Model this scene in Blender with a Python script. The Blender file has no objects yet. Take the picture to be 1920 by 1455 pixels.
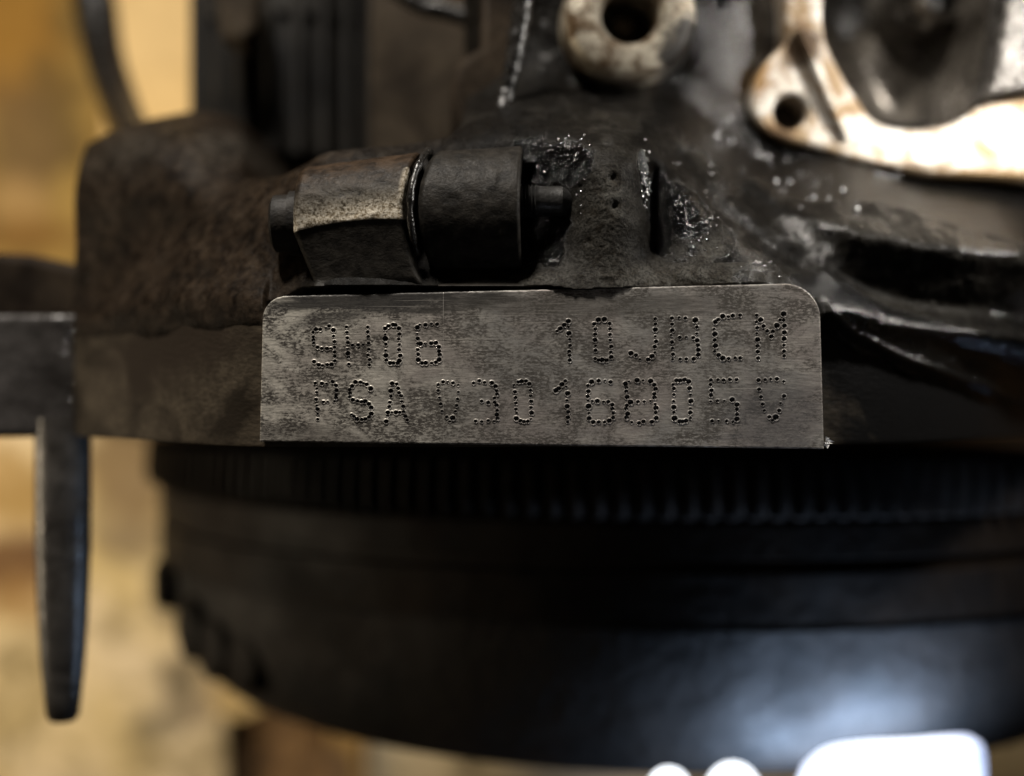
import bpy, bmesh, math, random
import numpy as np
from mathutils import Vector, Matrix

random.seed(7); np.random.seed(7)
S = bpy.context.scene
COL = S.collection
MM = 0.001
D = 150.0            # camera height over the number pad, mm

# ------------------------------------------------------------------ camera
cam_d = bpy.data.cameras.new('camera')
cam = bpy.data.objects.new('camera', cam_d); COL.objects.link(cam)
cam.location = (0, 0, D*MM); cam.rotation_euler = (0, 0, 0)
cam_d.sensor_width = 36; cam_d.lens = 36*D/120.0
cam_d.clip_start = 0.005; cam_d.clip_end = 20
cam_d.dof.use_dof = True; cam_d.dof.focus_distance = (D-0.3)*MM; cam_d.dof.aperture_fstop = 7.4
S.camera = cam
# ------------------------------------------------------------------ world, lights, exposure
W = bpy.data.worlds.new('World'); S.world = W; W.use_nodes = True
bg = W.node_tree.nodes['Background']
bg.inputs[0].default_value = (1.0, 0.80, 0.58, 1); bg.inputs[1].default_value = 0.020

def area(name, loc, target, size, power, col, size_y=None):
    l = bpy.data.lights.new(name, 'AREA'); l.energy = power; l.color = col
    l.shape = 'RECTANGLE' if size_y else 'DISK'; l.size = size*MM
    if size_y: l.size_y = size_y*MM
    o = bpy.data.objects.new(name, l); COL.objects.link(o)
    o.location = Vector(loc)*MM
    d = (Vector(target)-Vector(loc)).normalized()
    o.rotation_euler = d.to_track_quat('-Z', 'Y').to_euler()
    return o
area('workshop_lamp', (-430, -40, -60), (-110, -30, -300), 160, .60, (1.0, 0.82, 0.58)).data.spread = math.radians(100)
area('overhead_lamp', (-90, 350, 105), (0, 15, 0), 50, 2.3, (1.0, 0.93, 0.84))
area('inspection_lamp', (98, 60, 10), (66, 32, -42), 14, 0.13, (1.0, 0.95, 0.88))
S.view_settings.view_transform = 'Standard'; S.view_settings.look = 'None'
S.view_settings.gamma = 1; S.view_settings.exposure = 0
S.view_settings.use_curve_mapping = False
S.render.engine = 'CYCLES'
S.cycles.use_denoising = True
S.cycles.max_bounces = 6
S.cycles.sample_clamp_indirect = 4

# ------------------------------------------------------------------ helpers
def P(px, py, z=0.0):
    """photo position + height -> point in mm"""
    k = (D-z)/D/16.0
    return Vector(((px-960)*k, (727.5-py)*k, z))
def sm(a, b, x):
    t = np.clip((x-a)/(b-a), 0, 1); return t*t*(3-2*t)

def vnoise(x, y, seed=0):
    xi = np.floor(x).astype(np.int64); yi = np.floor(y).astype(np.int64)
    fx = x-xi; fy = y-yi
    fx = fx*fx*fx*(fx*(fx*6-15)+10); fy = fy*fy*fy*(fy*(fy*6-15)+10)
    def h(a, b):
        n = (a*374761393 + b*668265263 + seed*974634777) & 0xFFFFFFFF
        n = ((n ^ (n >> 13))*1274126177) & 0xFFFFFFFF
        n = ((n ^ (n >> 16))*2246822519) & 0xFFFFFFFF
        return ((n ^ (n >> 15)) & 0xFFFFFF)/float(0xFFFFFF)*2-1
    a = h(xi, yi); b = h(xi+1, yi); c = h(xi, yi+1); d = h(xi+1, yi+1)
    return (a*(1-fx)+b*fx)*(1-fy)+(c*(1-fx)+d*fx)*fy
def fbm(x, y, scale, octv=3, seed=0):
    r = 0; amp = 1; tot = 0; f = 1/scale
    for i in range(octv):
        r = r+amp*vnoise(x*f+i*17.3, y*f-i*9.1, seed+i); tot += amp; amp *= .5; f *= 2.03
    return r/tot

def link(name, me, mat, parent=None):
    o = bpy.data.objects.new(name, me); COL.objects.link(o)
    if mat: me.materials.append(mat)
    if parent is not None:
        o.parent = parent
        p = parent; loc = Vector(p.location)
        while p.parent: p = p.parent; loc = Vector(p.location)
        if parent.type == 'EMPTY': o.matrix_parent_inverse = Matrix.Translation(-loc)
    return o
def mesh(name, verts, faces, mat, parent=None, smooth=True, sharp=35):
    me = bpy.data.meshes.new(name)
    me.from_pydata([tuple(np.asarray(v)*MM) for v in verts], [], faces)
    if smooth:
        me.polygons.foreach_set('use_smooth', [True]*len(me.polygons))
        me.set_sharp_from_angle(angle=math.radians(sharp))
    me.update()
    return link(name, me, mat, parent)
def np_mesh(name, V, F, mat, parent=None, smooth=True):
    """fast quad mesh from arrays (mm)"""
    me = bpy.data.meshes.new(name)
    nv, nf = len(V), len(F)
    me.vertices.add(nv); me.vertices.foreach_set('co', (V*MM).astype(np.float32).ravel())
    me.loops.add(nf*4); me.loops.foreach_set('vertex_index', F.astype(np.int32).ravel())
    me.polygons.add(nf); me.polygons.foreach_set('loop_start', np.arange(nf, dtype=np.int32)*4)
    me.polygons.foreach_set('use_smooth', np.full(nf, smooth))
    me.update(calc_edges=True); me.validate()
    return link(name, me, mat, parent)
def grid_faces(nr, nc):
    i = np.arange(nr*nc).reshape(nr, nc)
    return np.stack([i[:-1, :-1], i[:-1, 1:], i[1:, 1:], i[1:, :-1]], -1).reshape(-1, 4)
def empty(name, loc, label, cat, group=None):
    o = bpy.data.objects.new(name, None); COL.objects.link(o); o.location = Vector(loc)*MM
    o.empty_display_size = .01
    o['label'] = label; o['category'] = cat
    if group: o['group'] = group
    return o
def frame(axis):
    a = Vector(axis).normalized()
    u = a.orthogonal().normalized(); v = a.cross(u)
    return a, u, v
def lathe(name, c, axis, prof, segs, mat, parent=None, caps=True, jit=0, smooth=True, sharp=35, seed=1, phase=0):
    """prof: list of (distance along axis, radius)"""
    a, u, v = frame(axis); c = Vector(c); rnd = random.Random(seed)
    V = []; F = []
    for t, r in prof:
        for k in range(segs):
            th = 2*math.pi*k/segs+phase
            rr = r*(1+jit*rnd.uniform(-1, 1))
            V.append(c+a*t+(u*math.cos(th)+v*math.sin(th))*rr)
    for i in range(len(prof)-1):
        for k in range(segs):
            k2 = (k+1) % segs
            F.append((i*segs+k, i*segs+k2, (i+1)*segs+k2, (i+1)*segs+k))
    if caps:
        F.append(tuple(range(segs))[::-1]); n = (len(prof)-1)*segs
        F.append(tuple(range(n, n+segs)))
    return mesh(name, V, F, mat, parent, smooth, sharp)
def tube(name, pts, rads, mat, parent=None, segs=16):
    pts = [Vector(p) for p in pts]; V = []; F = []; n = len(pts)
    for i, p in enumerate(pts):
        t = (pts[min(i+1, n-1)]-pts[max(i-1, 0)]).normalized()
        u = t.cross(Vector((0.13, 0.2, 1))).normalized(); v = t.cross(u)
        r = rads[i] if isinstance(rads, (list, tuple)) else rads
        for k in range(segs):
            th = 2*math.pi*k/segs
            V.append(p+(u*math.cos(th)+v*math.sin(th))*r)
    for i in range(n-1):
        for k in range(segs):
            k2 = (k+1) % segs
            F.append((i*segs+k, i*segs+k2, (i+1)*segs+k2, (i+1)*segs+k))
    F.append(tuple(range(segs))[::-1]); F.append(tuple(range((n-1)*segs, n*segs)))
    return mesh(name, V, F, mat, parent, True, 50)
def spline(pts, n=12):
    """Catmull-Rom through points"""
    pts = [Vector(p) for p in pts]; out = []
    q = [2*pts[0]-pts[1]]+pts+[2*pts[-1]-pts[-2]]
    for i in range(1, len(q)-2):
        for j in range(n):
            t = j/n
            out.append(.5*((2*q[i])+(q[i+1]-q[i-1])*t+(2*q[i-1]-5*q[i]+4*q[i+1]-q[i+2])*t*t+(-q[i-1]+3*q[i]-3*q[i+1]+q[i+2])*t**3))
    out.append(pts[-1]); return out
def slab(name, outline, z0, z1, mat, parent=None, bevel=0.6, holes=(), seg=2):
    """flat plate with outline/holes in XY (mm), from z0 to z1, bevelled edges (2D curve -> mesh)"""
    cu = bpy.data.curves.new(name, 'CURVE'); cu.dimensions = '2D'; cu.fill_mode = 'BOTH'
    for loop in [outline]+list(holes):
        sp = cu.splines.new('POLY'); sp.points.add(len(loop)-1)
        for i, p in enumerate(loop): sp.points[i].co = (p[0]*MM, p[1]*MM, 0, 1)
        sp.use_cyclic_u = True
    cu.extrude = (abs(z1-z0)/2-bevel)*MM; cu.bevel_depth = bevel*MM; cu.bevel_resolution = seg
    cu.offset = -bevel*MM
    ob = bpy.data.objects.new(name, cu); COL.objects.link(ob)
    dg = bpy.context.evaluated_depsgraph_get()
    me = bpy.data.meshes.new_from_object(ob.evaluated_get(dg))
    COL.objects.unlink(ob); bpy.data.objects.remove(ob); bpy.data.curves.remove(cu)
    me.name = name
    me.transform(Matrix.Translation((0, 0, (z0+z1)/2*MM)))
    me.materials.clear()
    me.polygons.foreach_set('use_smooth', [True]*len(me.polygons))
    me.set_sharp_from_angle(angle=math.radians(40))
    return link(name, me, mat, parent)
def circle(c, r, n=40, a0=0, sq=0):
    return [(c[0]+r*math.cos(a0+2*math.pi*k/n), c[1]+r*math.sin(a0+2*math.pi*k/n)) for k in range(n)]

# ------------------------------------------------------------------ materials
class NT:
    def __init__(s, name):
        s.m = bpy.data.materials.new(name); s.m.use_nodes = True
        s.t = s.m.node_tree; s.b = s.t.nodes['Principled BSDF']
        tc = s.t.nodes.new('ShaderNodeTexCoord')
        sc = s.t.nodes.new('ShaderNodeVectorMath'); sc.operation = 'SCALE'; sc.inputs[3].default_value = 1000
        s.t.links.new(tc.outputs['Object'], sc.inputs[0]); s.co = sc.outputs[0]
    def l(s, a, b): s.t.links.new(a, b)
    def n(s, k): return s.t.nodes.new(k)
    def stretch(s, v, rot=0):
        m = s.n('ShaderNodeMapping'); m.inputs['Scale'].default_value = v; m.inputs['Rotation'].default_value = (0, 0, rot)
        s.l(s.co, m.inputs[0]); return m.outputs[0]
    def noise(s, scale, detail=4, rough=.6, co=None, dist=0):
        x = s.n('ShaderNodeTexNoise'); x.inputs['Scale'].default_value = scale
        x.inputs['Detail'].default_value = detail; x.inputs['Roughness'].default_value = rough
        x.inputs['Distortion'].default_value = dist
        s.l(co or s.co, x.inputs['Vector']); return x.outputs[0]
    def ramp(s, f, stops):
        r = s.n('ShaderNodeValToRGB'); e = r.color_ramp.elements
        while len(e) > 1: e.remove(e[-1])
        e[0].position = stops[0][0]; e[0].color = col(stops[0][1])
        for p, c in stops[1:]:
            q = e.new(p); q.color = col(c)
        s.l(f, r.inputs[0]); return r.outputs[0]
    def mix(s, f, a, b):
        x = s.n('ShaderNodeMix'); x.data_type = 'RGBA'
        for sock, v in ((x.inputs[0], f), (x.inputs[6], a), (x.inputs[7], b)):
            if hasattr(v, 'is_linked'): s.l(v, sock)
            elif sock is x.inputs[0] or sock == x.inputs[0]: sock.default_value = v
            else: sock.default_value = col(v)
        return x.outputs[2]
    def math(s, op, a, b=None, clamp=False):
        x = s.n('ShaderNodeMath'); x.operation = op; x.use_clamp = clamp
        for i, v in enumerate((a, b)):
            if v is None: continue
            if hasattr(v, 'is_linked'): s.l(v, x.inputs[i])
            else: x.inputs[i].default_value = v
        return x.outputs[0]
    def attr(s, name):
        a = s.n('ShaderNodeAttribute'); a.attribute_name = name; return a.outputs['Fac']
    def spot(s, x, y, rx, ry, wob, rot=0):
        """soft-edged blotch at world x,y (mm), 1 inside"""
        m = s.n('ShaderNodeMapping'); m.vector_type = 'TEXTURE'
        m.inputs['Location'].default_value = (x, y, 0); m.inputs['Rotation'].default_value = (0, 0, rot)
        m.inputs['Scale'].default_value = (rx, ry, 1e6)
        s.l(s.co, m.inputs[0])
        ln = s.n('ShaderNodeVectorMath'); ln.operation = 'LENGTH'; s.l(m.outputs[0], ln.inputs[0])
        d = s.math('ADD', ln.outputs['Value'], s.math('MULTIPLY', s.math('SUBTRACT', wob, .5), 1.6))
        r = s.n('ShaderNodeMapRange'); r.inputs[1].default_value = 1.15; r.inputs[2].default_value = .6
        s.l(d, r.inputs[0]); return r.outputs[0]
    def bump(s, h, strength, dist, prev=None):
        b = s.n('ShaderNodeBump'); b.inputs['Strength'].default_value = strength
        b.inputs['Distance'].default_value = dist*MM
        s.l(h, b.inputs['Height'])
        if prev: s.l(prev, b.inputs['Normal'])
        return b.outputs[0]
    def out(s, base=None, rough=None, metal=None, normal=None, spec=None, coat=None):
        for nm, v in (('Base Color', base), ('Roughness', rough), ('Metallic', metal), ('Normal', normal), ('Specular IOR Level', spec), ('Coat Weight', coat)):
            if v is None: continue
            if hasattr(v, 'is_linked'): s.l(v, s.b.inputs[nm])
            elif isinstance(v, (int, float)): s.b.inputs[nm].default_value = v
            else: s.b.inputs[nm].default_value = col(v)
        return s.m
def col(c):
    if isinstance(c, (int, float)): return (c, c, c, 1)
    return (c[0], c[1], c[2], 1)

def mat_grime(name, dark, light, rough=(.25, .6), scale=.25, bump=.5, metal=0.0, fine=2.5, bd=.25, spec=.5):
    t = NT(name)
    n1 = t.noise(scale, 6, .65, dist=.4); n2 = t.noise(fine, 4, .6)
    c = t.mix(t.ramp(n1, [(.38, 0), (.66, 1)]), dark, light)
    c = t.mix(t.ramp(n2, [(.35, 0), (.75, .5)]), c, tuple(x*.35 for x in dark))
    r = t.ramp(t.noise(scale*1.7, 4, .6), [(.35, rough[0]), (.65, rough[1])])
    nm = t.bump(n2, bump, bd); nm = t.bump(t.noise(fine*.22, 3, .5), bump, bd*3, nm)
    return t.out(c, r, metal, nm, spec)

def mat_pad():
    t = NT('machined_iron')
    fine = t.noise(1.0, 5, .7, t.stretch((.55, 7, 1), .01))
    line = t.noise(1.0, 2, .6, t.stretch((.05, 5.5, 1), .012))
    blot = t.noise(.20, 7, .72, t.stretch((.8, 1.15, 1)), .7)
    speck = t.noise(2.6, 5, .72, t.stretch((.7, 1.5, 1)))
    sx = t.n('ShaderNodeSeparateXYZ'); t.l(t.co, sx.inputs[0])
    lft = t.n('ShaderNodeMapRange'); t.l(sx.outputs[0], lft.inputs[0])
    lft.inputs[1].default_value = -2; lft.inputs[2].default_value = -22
    # lighter colour to the left paints in light falling from that side
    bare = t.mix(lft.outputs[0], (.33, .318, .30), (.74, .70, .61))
    bare = t.mix(t.ramp(t.noise(.10, 3, .5), [(.45, 0), (.6, .55)]), bare, (.37, .32, .295))
    dirt = t.mix(t.ramp(blot, [(.3, 0), (.7, 1)]), (.036, .030, .025), (.11, .10, .086))
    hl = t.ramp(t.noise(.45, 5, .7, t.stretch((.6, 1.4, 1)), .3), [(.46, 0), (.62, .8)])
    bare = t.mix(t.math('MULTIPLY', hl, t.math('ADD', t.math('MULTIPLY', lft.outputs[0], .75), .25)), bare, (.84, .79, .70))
    m1 = t.ramp(speck, [(.40, 1), (.63, 0)])
    m2 = t.ramp(blot, [(.40, 1), (.58, 0)])
    f = t.math('MULTIPLY', m1, t.math('ADD', t.math('MULTIPLY', m2, 1.5), .32), True)
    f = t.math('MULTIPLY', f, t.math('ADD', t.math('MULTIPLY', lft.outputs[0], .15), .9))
    c = t.mix(f, bare, dirt)
    c = t.mix(t.ramp(fine, [(.36, .55), (.5, 0)]), c, (.10, .09, .078))
    # oily smear along the top edge
    wob = t.noise(.5, 4, .6, t.stretch((.3, 1.6, 1)))
    sm1 = t.spot(-17, 10.6, 16, 2.0, wob); sm2 = t.spot(10, 9.6, 20, 1.5, wob); sm3 = t.spot(31, -3.5, 7, 5.0, wob)
    sm4 = t.spot(-26, -6.2, 10, 2.2, wob); sm5 = t.spot(-21, 8.2, 5, 1.0, wob, .1)
    c = t.mix(t.math('MULTIPLY', sm1, .92), c, (.028, .026, .025))
    c = t.mix(t.math('MULTIPLY', sm5, .6), c, (.05, .046, .042))
    c = t.mix(t.math('MULTIPLY', sm2, .55), c, (.07, .064, .055))
    c = t.mix(t.math('MULTIPLY', sm3, .5), c, (.09, .09, .095))
    c = t.mix(t.math('MULTIPLY', sm4, .5), c, (.06, .052, .045))
    # scratches
    scr = t.ramp(line, [(.66, 0), (.70, .5)])
    c = t.mix(scr, c, (.50, .47, .42))
    w = t.n('ShaderNodeMath'); w.operation = 'COMPARE'; t.l(sx.outputs[0], w.inputs[0]); w.inputs[1].default_value = -8.05; w.inputs[2].default_value = .03
    c = t.mix(t.math('MULTIPLY', w.outputs[0], t.ramp(t.noise(.8, 3), [(.4, .15), (.6, .6)])), c, (.5, .47, .43))
    r = t.math('ADD', t.math('MULTIPLY', f, .2), .46)
    nm = t.bump(fine, .35, .03); nm = t.bump(speck, .3, .05, nm)
    return t.out(c, r, .45, nm)

def mat_casting():
    """cast iron: attribute 'wet' black oil, 'dust' dry grey film, 'rust' brown"""
    t = NT('cast_iron')
    wet, dust, rust = t.attr('wet'), t.attr('dust'), t.attr('rust')
    n1 = t.noise(.55, 6, .7, dist=.5); n2 = t.noise(3.2, 5, .65)
    c = t.mix(t.ramp(n1, [(.38, 0), (.65, 1)]), (.0024, .0022, .002), (.0075, .0066, .0055))
    rc = t.mix(t.ramp(n1, [(.4, 0), (.62, 1)]), (.008, .0052, .0034), (.034, .0235, .0152))
    c = t.mix(rust, c, rc)
    dm = t.math('MULTIPLY', dust, t.ramp(n2, [(.36, .15), (.58, 1)]))
    c = t.mix(dm, c, t.mix(t.ramp(n1, [(.4, 0), (.6, 1)]), (.030, .026, .020), (.072, .069, .061)))
    c = t.mix(wet, c, (.004, .0038, .0036))
    rr = t.ramp(t.noise(.9, 5, .7), [(.36, .24), (.62, .58)])
    r = t.mix(wet, rr, .10)
    nm = t.bump(n2, .6, .2); nm = t.bump(n1, .4, .4, nm)
    hw = t.math('MULTIPLY', t.ramp(t.noise(2.2, 5, .75), [(.42, 0), (.72, 1)]), t.attr('crust'))
    nm = t.bump(hw, 1.0, .55, nm)
    sp = t.mix(wet, .05, .8)
    return t.out(c, r, 0.0, nm, sp)

def mat_simple(name, c, rough, metal=0, emis=None, strength=0):
    t = NT(name); m = t.out(c, rough, metal)
    if emis:
        t.b.inputs['Emission Color'].default_value = col(emis); t.b.inputs['Emission Strength'].default_value = strength
    return m

M_pad = mat_pad()
M_dent = mat_simple('dark_punch_mark', (.010, .0075, .006), .5)  # dents get a darker colour than the pad
M_cast = mat_casting()
def mat_flange():
    t = NT('flange_edge_iron')
    n1 = t.noise(.10, 6, .65, t.stretch((.7, 1.2, 1), .5), .4); n2 = t.noise(1.4, 4, .6, t.stretch((.5, 1.6, 1), .4))
    c = t.mix(t.ramp(n1, [(.36, 0), (.66, 1)]), (.016, .012, .008), (.095, .076, .053))
    c = t.mix(t.ramp(n2, [(.35, .6), (.6, 0)]), c, (.014, .011, .008))
    c = t.mix(t.spot(-42, 7.5, 16, 7.0, n1, .42), c, (.026, .019, .0135))
    oil = t.spot(60, 0, 27, 60, n1)
    c = t.mix(oil, c, (.004, .004, .0042))
    return t.out(c, t.mix(oil, .65, .3), 0, t.bump(n2, .4, .25), t.mix(oil, .06, .3))
M_flange = mat_flange()
M_brown = mat_grime('grimy_brown_iron', (.012, .0085, .006), (.045, .033, .022), (.5, .75), .09, .4, 0, 1.2, spec=.06)
M_black = mat_grime('oily_black_iron', (.006, .0055, .005), (.020, .018, .016), (.16, .45), .3, .5, 0, 1.6)
M_wheel = mat_grime('flywheel_iron', (.0035, .003, .0028), (.014, .0092, .006), (.55, .75), .035, .35, 0, .5, bd=.5, spec=.10)
M_cover = mat_grime('clutch_cover_steel', (.003, .0028, .0028), (.015, .011, .0085), (.62, .85), .035, .5, 0, .4, bd=.6, spec=.25)
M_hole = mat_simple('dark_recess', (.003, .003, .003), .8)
M_motor = mat_grime('motor_case_paint', (.004, .0037, .0034), (.018, .0155, .012), (.5, .7), .05, .3, 0, .6, spec=.25)
M_panel = mat_grime('dusty_brown_casting', (.016, .0115, .0075), (.065, .050, .034), (.5, .75), .07, .3, 0, .8, spec=.08)
def mat_alu():
    t = NT('stained_aluminium')
    n1 = t.noise(.16, 6, .68, dist=.6); n2 = t.noise(1.3, 6, .7); n3 = t.noise(.4, 5, .65, dist=.8)
    c = t.mix(t.ramp(n1, [(.42, 0), (.60, 1)]), (.22, .155, .09), (.54, .515, .47))
    c = t.mix(t.ramp(n3, [(.34, .85), (.46, 0)]), c, (.20, .12, .05))
    c = t.mix(t.ramp(n2, [(.32, .9), (.43, 0)]), c, (.06, .04, .022))
    wob = t.noise(.35, 4, .65)
    for (px, py, rx, ry, cc) in ((1500, 85, 3.5, 3.5, (.05, .03, .015)), (1440, 255, 4, 2.0, (.10, .06, .03)), (1640, 318, 12, 1.3, (.08, .055, .03)), (1860, 330, 14, 1.2, (.14, .09, .04)), (1420, 130, 2, 4, (.20, .12, .05))):
        q = P(px, py, -40); c = t.mix(t.spot(q.x, q.y, rx, ry, wob), c, cc)
    return t.out(c, t.ramp(n2, [(.3, .55), (.6, .36)]), .6, t.bump(n2, .6, .25))
M_alu = mat_alu()
def mat_ring():
    t = NT('stained_boss_metal')
    n1 = t.noise(.28, 5, .68, dist=.8); n2 = t.noise(1.8, 4, .6)
    c = t.mix(t.ramp(n1, [(.40, 0), (.56, 1)]), (.10, .06, .028), (.50, .45, .36))
    c = t.mix(t.ramp(n2, [(.32, .8), (.46, 0)]), c, (.03, .024, .018))
    wob = t.noise(.5, 3)
    q = P(1290, 100, -28); c = t.mix(t.spot(q.x, q.y, 4.5, 6, wob), c, (.02, .018, .016))
    return t.out(c, t.ramp(n2, [(.35, .5), (.6, .28)]), .6, t.bump(n2, .6, .3))
M_ring = mat_ring()
def mat_boss():
    t = NT('bolt_boss_iron')
    worn_lit, rust = t.attr('worn_lit'), t.attr('rust')
    n1 = t.noise(.6, 6, .7, t.stretch((.85, 1.2, 1)), .3); n2 = t.noise(3.0, 5, .7)
    c = t.mix(t.ramp(n1, [(.38, 0), (.66, 1)]), (.008, .0072, .0062), (.028, .025, .021))
    c = t.mix(rust, c, t.mix(t.ramp(n1, [(.4, 0), (.6, 1)]), (.014, .009, .0055), (.048, .031, .019)))
    wm = t.math('MULTIPLY', worn_lit, t.ramp(t.math('ADD', t.math('MULTIPLY', n2, .6), t.math('MULTIPLY', n1, .4)), [(.34, 0), (.50, 1)]))
    c = t.mix(wm, c, t.mix(t.ramp(n2, [(.4, 0), (.62, 1)]), (.32, .25, .155), (.88, .81, .68)))  # bright band above the edge mixes wear with painted light
    r = t.ramp(n2, [(.35, .32), (.62, .58)])
    nm = t.bump(n2, .5, .12); nm = t.bump(n1, .5, .3, nm)
    return t.out(c, r, .05, nm, .1)
M_boss = mat_boss()

# ================================================================== THE SETTING: floor and card on it
ZF = -300.0
def mat_card(name, base, light, dark, stains, soak=.62):
    t = NT(name)
    n1 = t.noise(.022, 5, .6, dist=.5); n2 = t.noise(.35, 4, .6, t.stretch((.4, 1.3, 1), .2)); wob = t.noise(.045, 4, .6)
    c = t.mix(t.ramp(n1, [(.38, 0), (.62, 1)]), base, light)
    c = t.mix(t.ramp(t.noise(.05, 4, .6, None, 1.0), [(.38, .8*soak*1.6), (.56, 0)]), c, tuple(x*.30 for x in base))
    c = t.mix(t.ramp(n2, [(.35, .35), (.6, 0)]), c, tuple(x*.7 for x in base))
    for (px, py, rx, ry, rot, colr, st) in stains:
        q = P(px, py, ZF)
        c = t.mix(t.math('MULTIPLY', t.spot(q.x, q.y, rx, ry, wob, rot), st), c, colr)
    return t.out(c, .8, 0, t.bump(n2, .3, .5), .3)
M_floor = mat_card('worn_floor_boards', (.14, .075, .03), (.22, .13, .055), (.05, .03, .015), [])
f = bpy.data.objects.new
floor = mesh('floor', [(-900, -900, ZF-12), (900, -900, ZF-12), (900, 900, ZF-12), (-900, 900, ZF-12)], [(0, 1, 2, 3)], M_floor, smooth=False)
floor['kind'] = 'structure'
def sheet(name, pts, z0, z1, mat, label, cat, group=None):
    o = slab(name, [P(x, y, ZF)[:2] for x, y in pts], z0, z1, mat, None, .4)
    o['label'] = label; o['category'] = cat
    if group: o['group'] = group
    return o
G = 'card pieces laid on the floor'
sheet('cardboard_sheet', [(-420, 760), (150, 800), (330, 830), (372, 1000), (404, 1150), (414, 1300), (424, 1720), (-420, 1720)], ZF-8, ZF-4,
      mat_card('cream_card', (.50, .38, .16), (.66, .54, .36), 0, [
          (20, 1060, 17, 12, .3, (.10, .045, .012), .95), (30, 1130, 14, 8, 0, (.26, .15, .05), .7), (20, 915, 15, 16, 0, (.30, .19, .06), .85), (230, 900, 15, 26, .1, (.17, .115, .055), .9),  # last entry and the next darken the sheet's upper right
          (225, 1010, 12, 8, 0, (.20, .15, .085), .85), (300, 1120, 5, 11, .25, (.15, .12, .075), .85), (330, 1290, 8, 13, -.2, (.12, .095, .055), .9), (300, 1370, 10, 6, 0, (.17, .14, .085), .85), (370, 1345, 8, 5, 0.4, (.17, .13, .08), .8)]),
      'cream cardboard sheet with grey and brown oil stains under the tapered stud', 'cardboard', G)
sheet('cardboard_strip', [(395, 1060), (500, 1060), (506, 1320), (440, 1345), (405, 1330)], ZF-3.5, ZF+2,
      mat_card('yellow_card', (.50, .34, .13), (.60, .44, .20), 0, []),
      'short yellow cardboard strip beside the dark clutch lugs', 'cardboard', G)
sheet('cardboard_flap', [(612, 1200), (676, 1200), (684, 1720), (640, 1720)], ZF-3.5, ZF+1,
      mat_card('orange_card', (.27, .16, .045), (.36, .22, .07), 0, [(630, 1440, 8, 10, 0, (.05, .03, .02), .8)]),
      'narrow orange brown cardboard flap below the flywheel rim', 'cardboard', G)
sheet('paper_sheet', [(690, 1180), (2300, 1180), (2300, 1720), (686, 1720)], ZF-8, ZF-5,
      mat_card('pale_card', (.52, .42, .26), (.64, .54, .36), 0, [(880, 1440, 4, 7, 0, (.12, .10, .06), .9), (1050, 1450, 24, 9, 0, (.20, .20, .20), .85), (1160, 1455, 20, 7, 0, (.30, .30, .32), .8)]),
      'pale card sheet showing along the bottom edge under the flywheel', 'cardboard', G)
sheet('oil_soaked_cardboard', [(-420, -420), (214, -420), (222, 300), (214, 560), (-420, 560)], ZF-8, ZF-4,
      mat_card('oil_soaked_card', (.24, .15, .035), (.34, .225, .06), 0, [
          (10, 60, 22, 30, 0, (.30, .15, .02), .8), (90, 190, 8, 20, .2, (.12, .075, .02), .8), (40, 270, 14, 26, .3, (.13, .08, .03), .8), (30, 380, 12, 10, 0, (.33, .21, .08), .8), (50, 440, 20, 8, 0, (.17, .085, .015), .8)]),
      'golden brown oil soaked cardboard at the upper left', 'cardboard', G)
sheet('cardboard_tongue', [(200, -420), (420, -420), (420, 330), (200, 330)], ZF-3.5, ZF,
      mat_card('light_tan_card', (.74, .52, .23), (.80, .58, .28), 0, [], .15),
      'bright tan card strip between the dark hose and the motor', 'cardboard', G)
# crumpled scrap of pale plastic on the floor
sv = []; sf = []
for j in range(7):
    for i in range(7):
        q = P(545+i*14, 1235+j*16, ZF+4)
        sv.append((q.x, q.y, ZF+3+random.uniform(-1, 5)-.25*((i-3)**2+(j-3)**2)))
for j in range(6):
    for i in range(6):
        a = j*7+i; sf.append((a, a+1, a+8, a+7))
o = mesh('plastic_scrap', sv, sf, mat_simple('pale_plastic', (.46, .44, .47), .35), None, False)
sd = o.modifiers.new('thickness', 'SOLIDIFY'); sd.thickness = .8*MM
o['label'] = 'crumpled pale grey plastic scrap beside the orange cardboard flap'; o['category'] = 'scrap'

# ================================================================== ENGINE BLOCK
block = empty('engine_block', (0, 10, -60), 'oily cast iron engine block with a dot punched number pad', 'engine')

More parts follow.
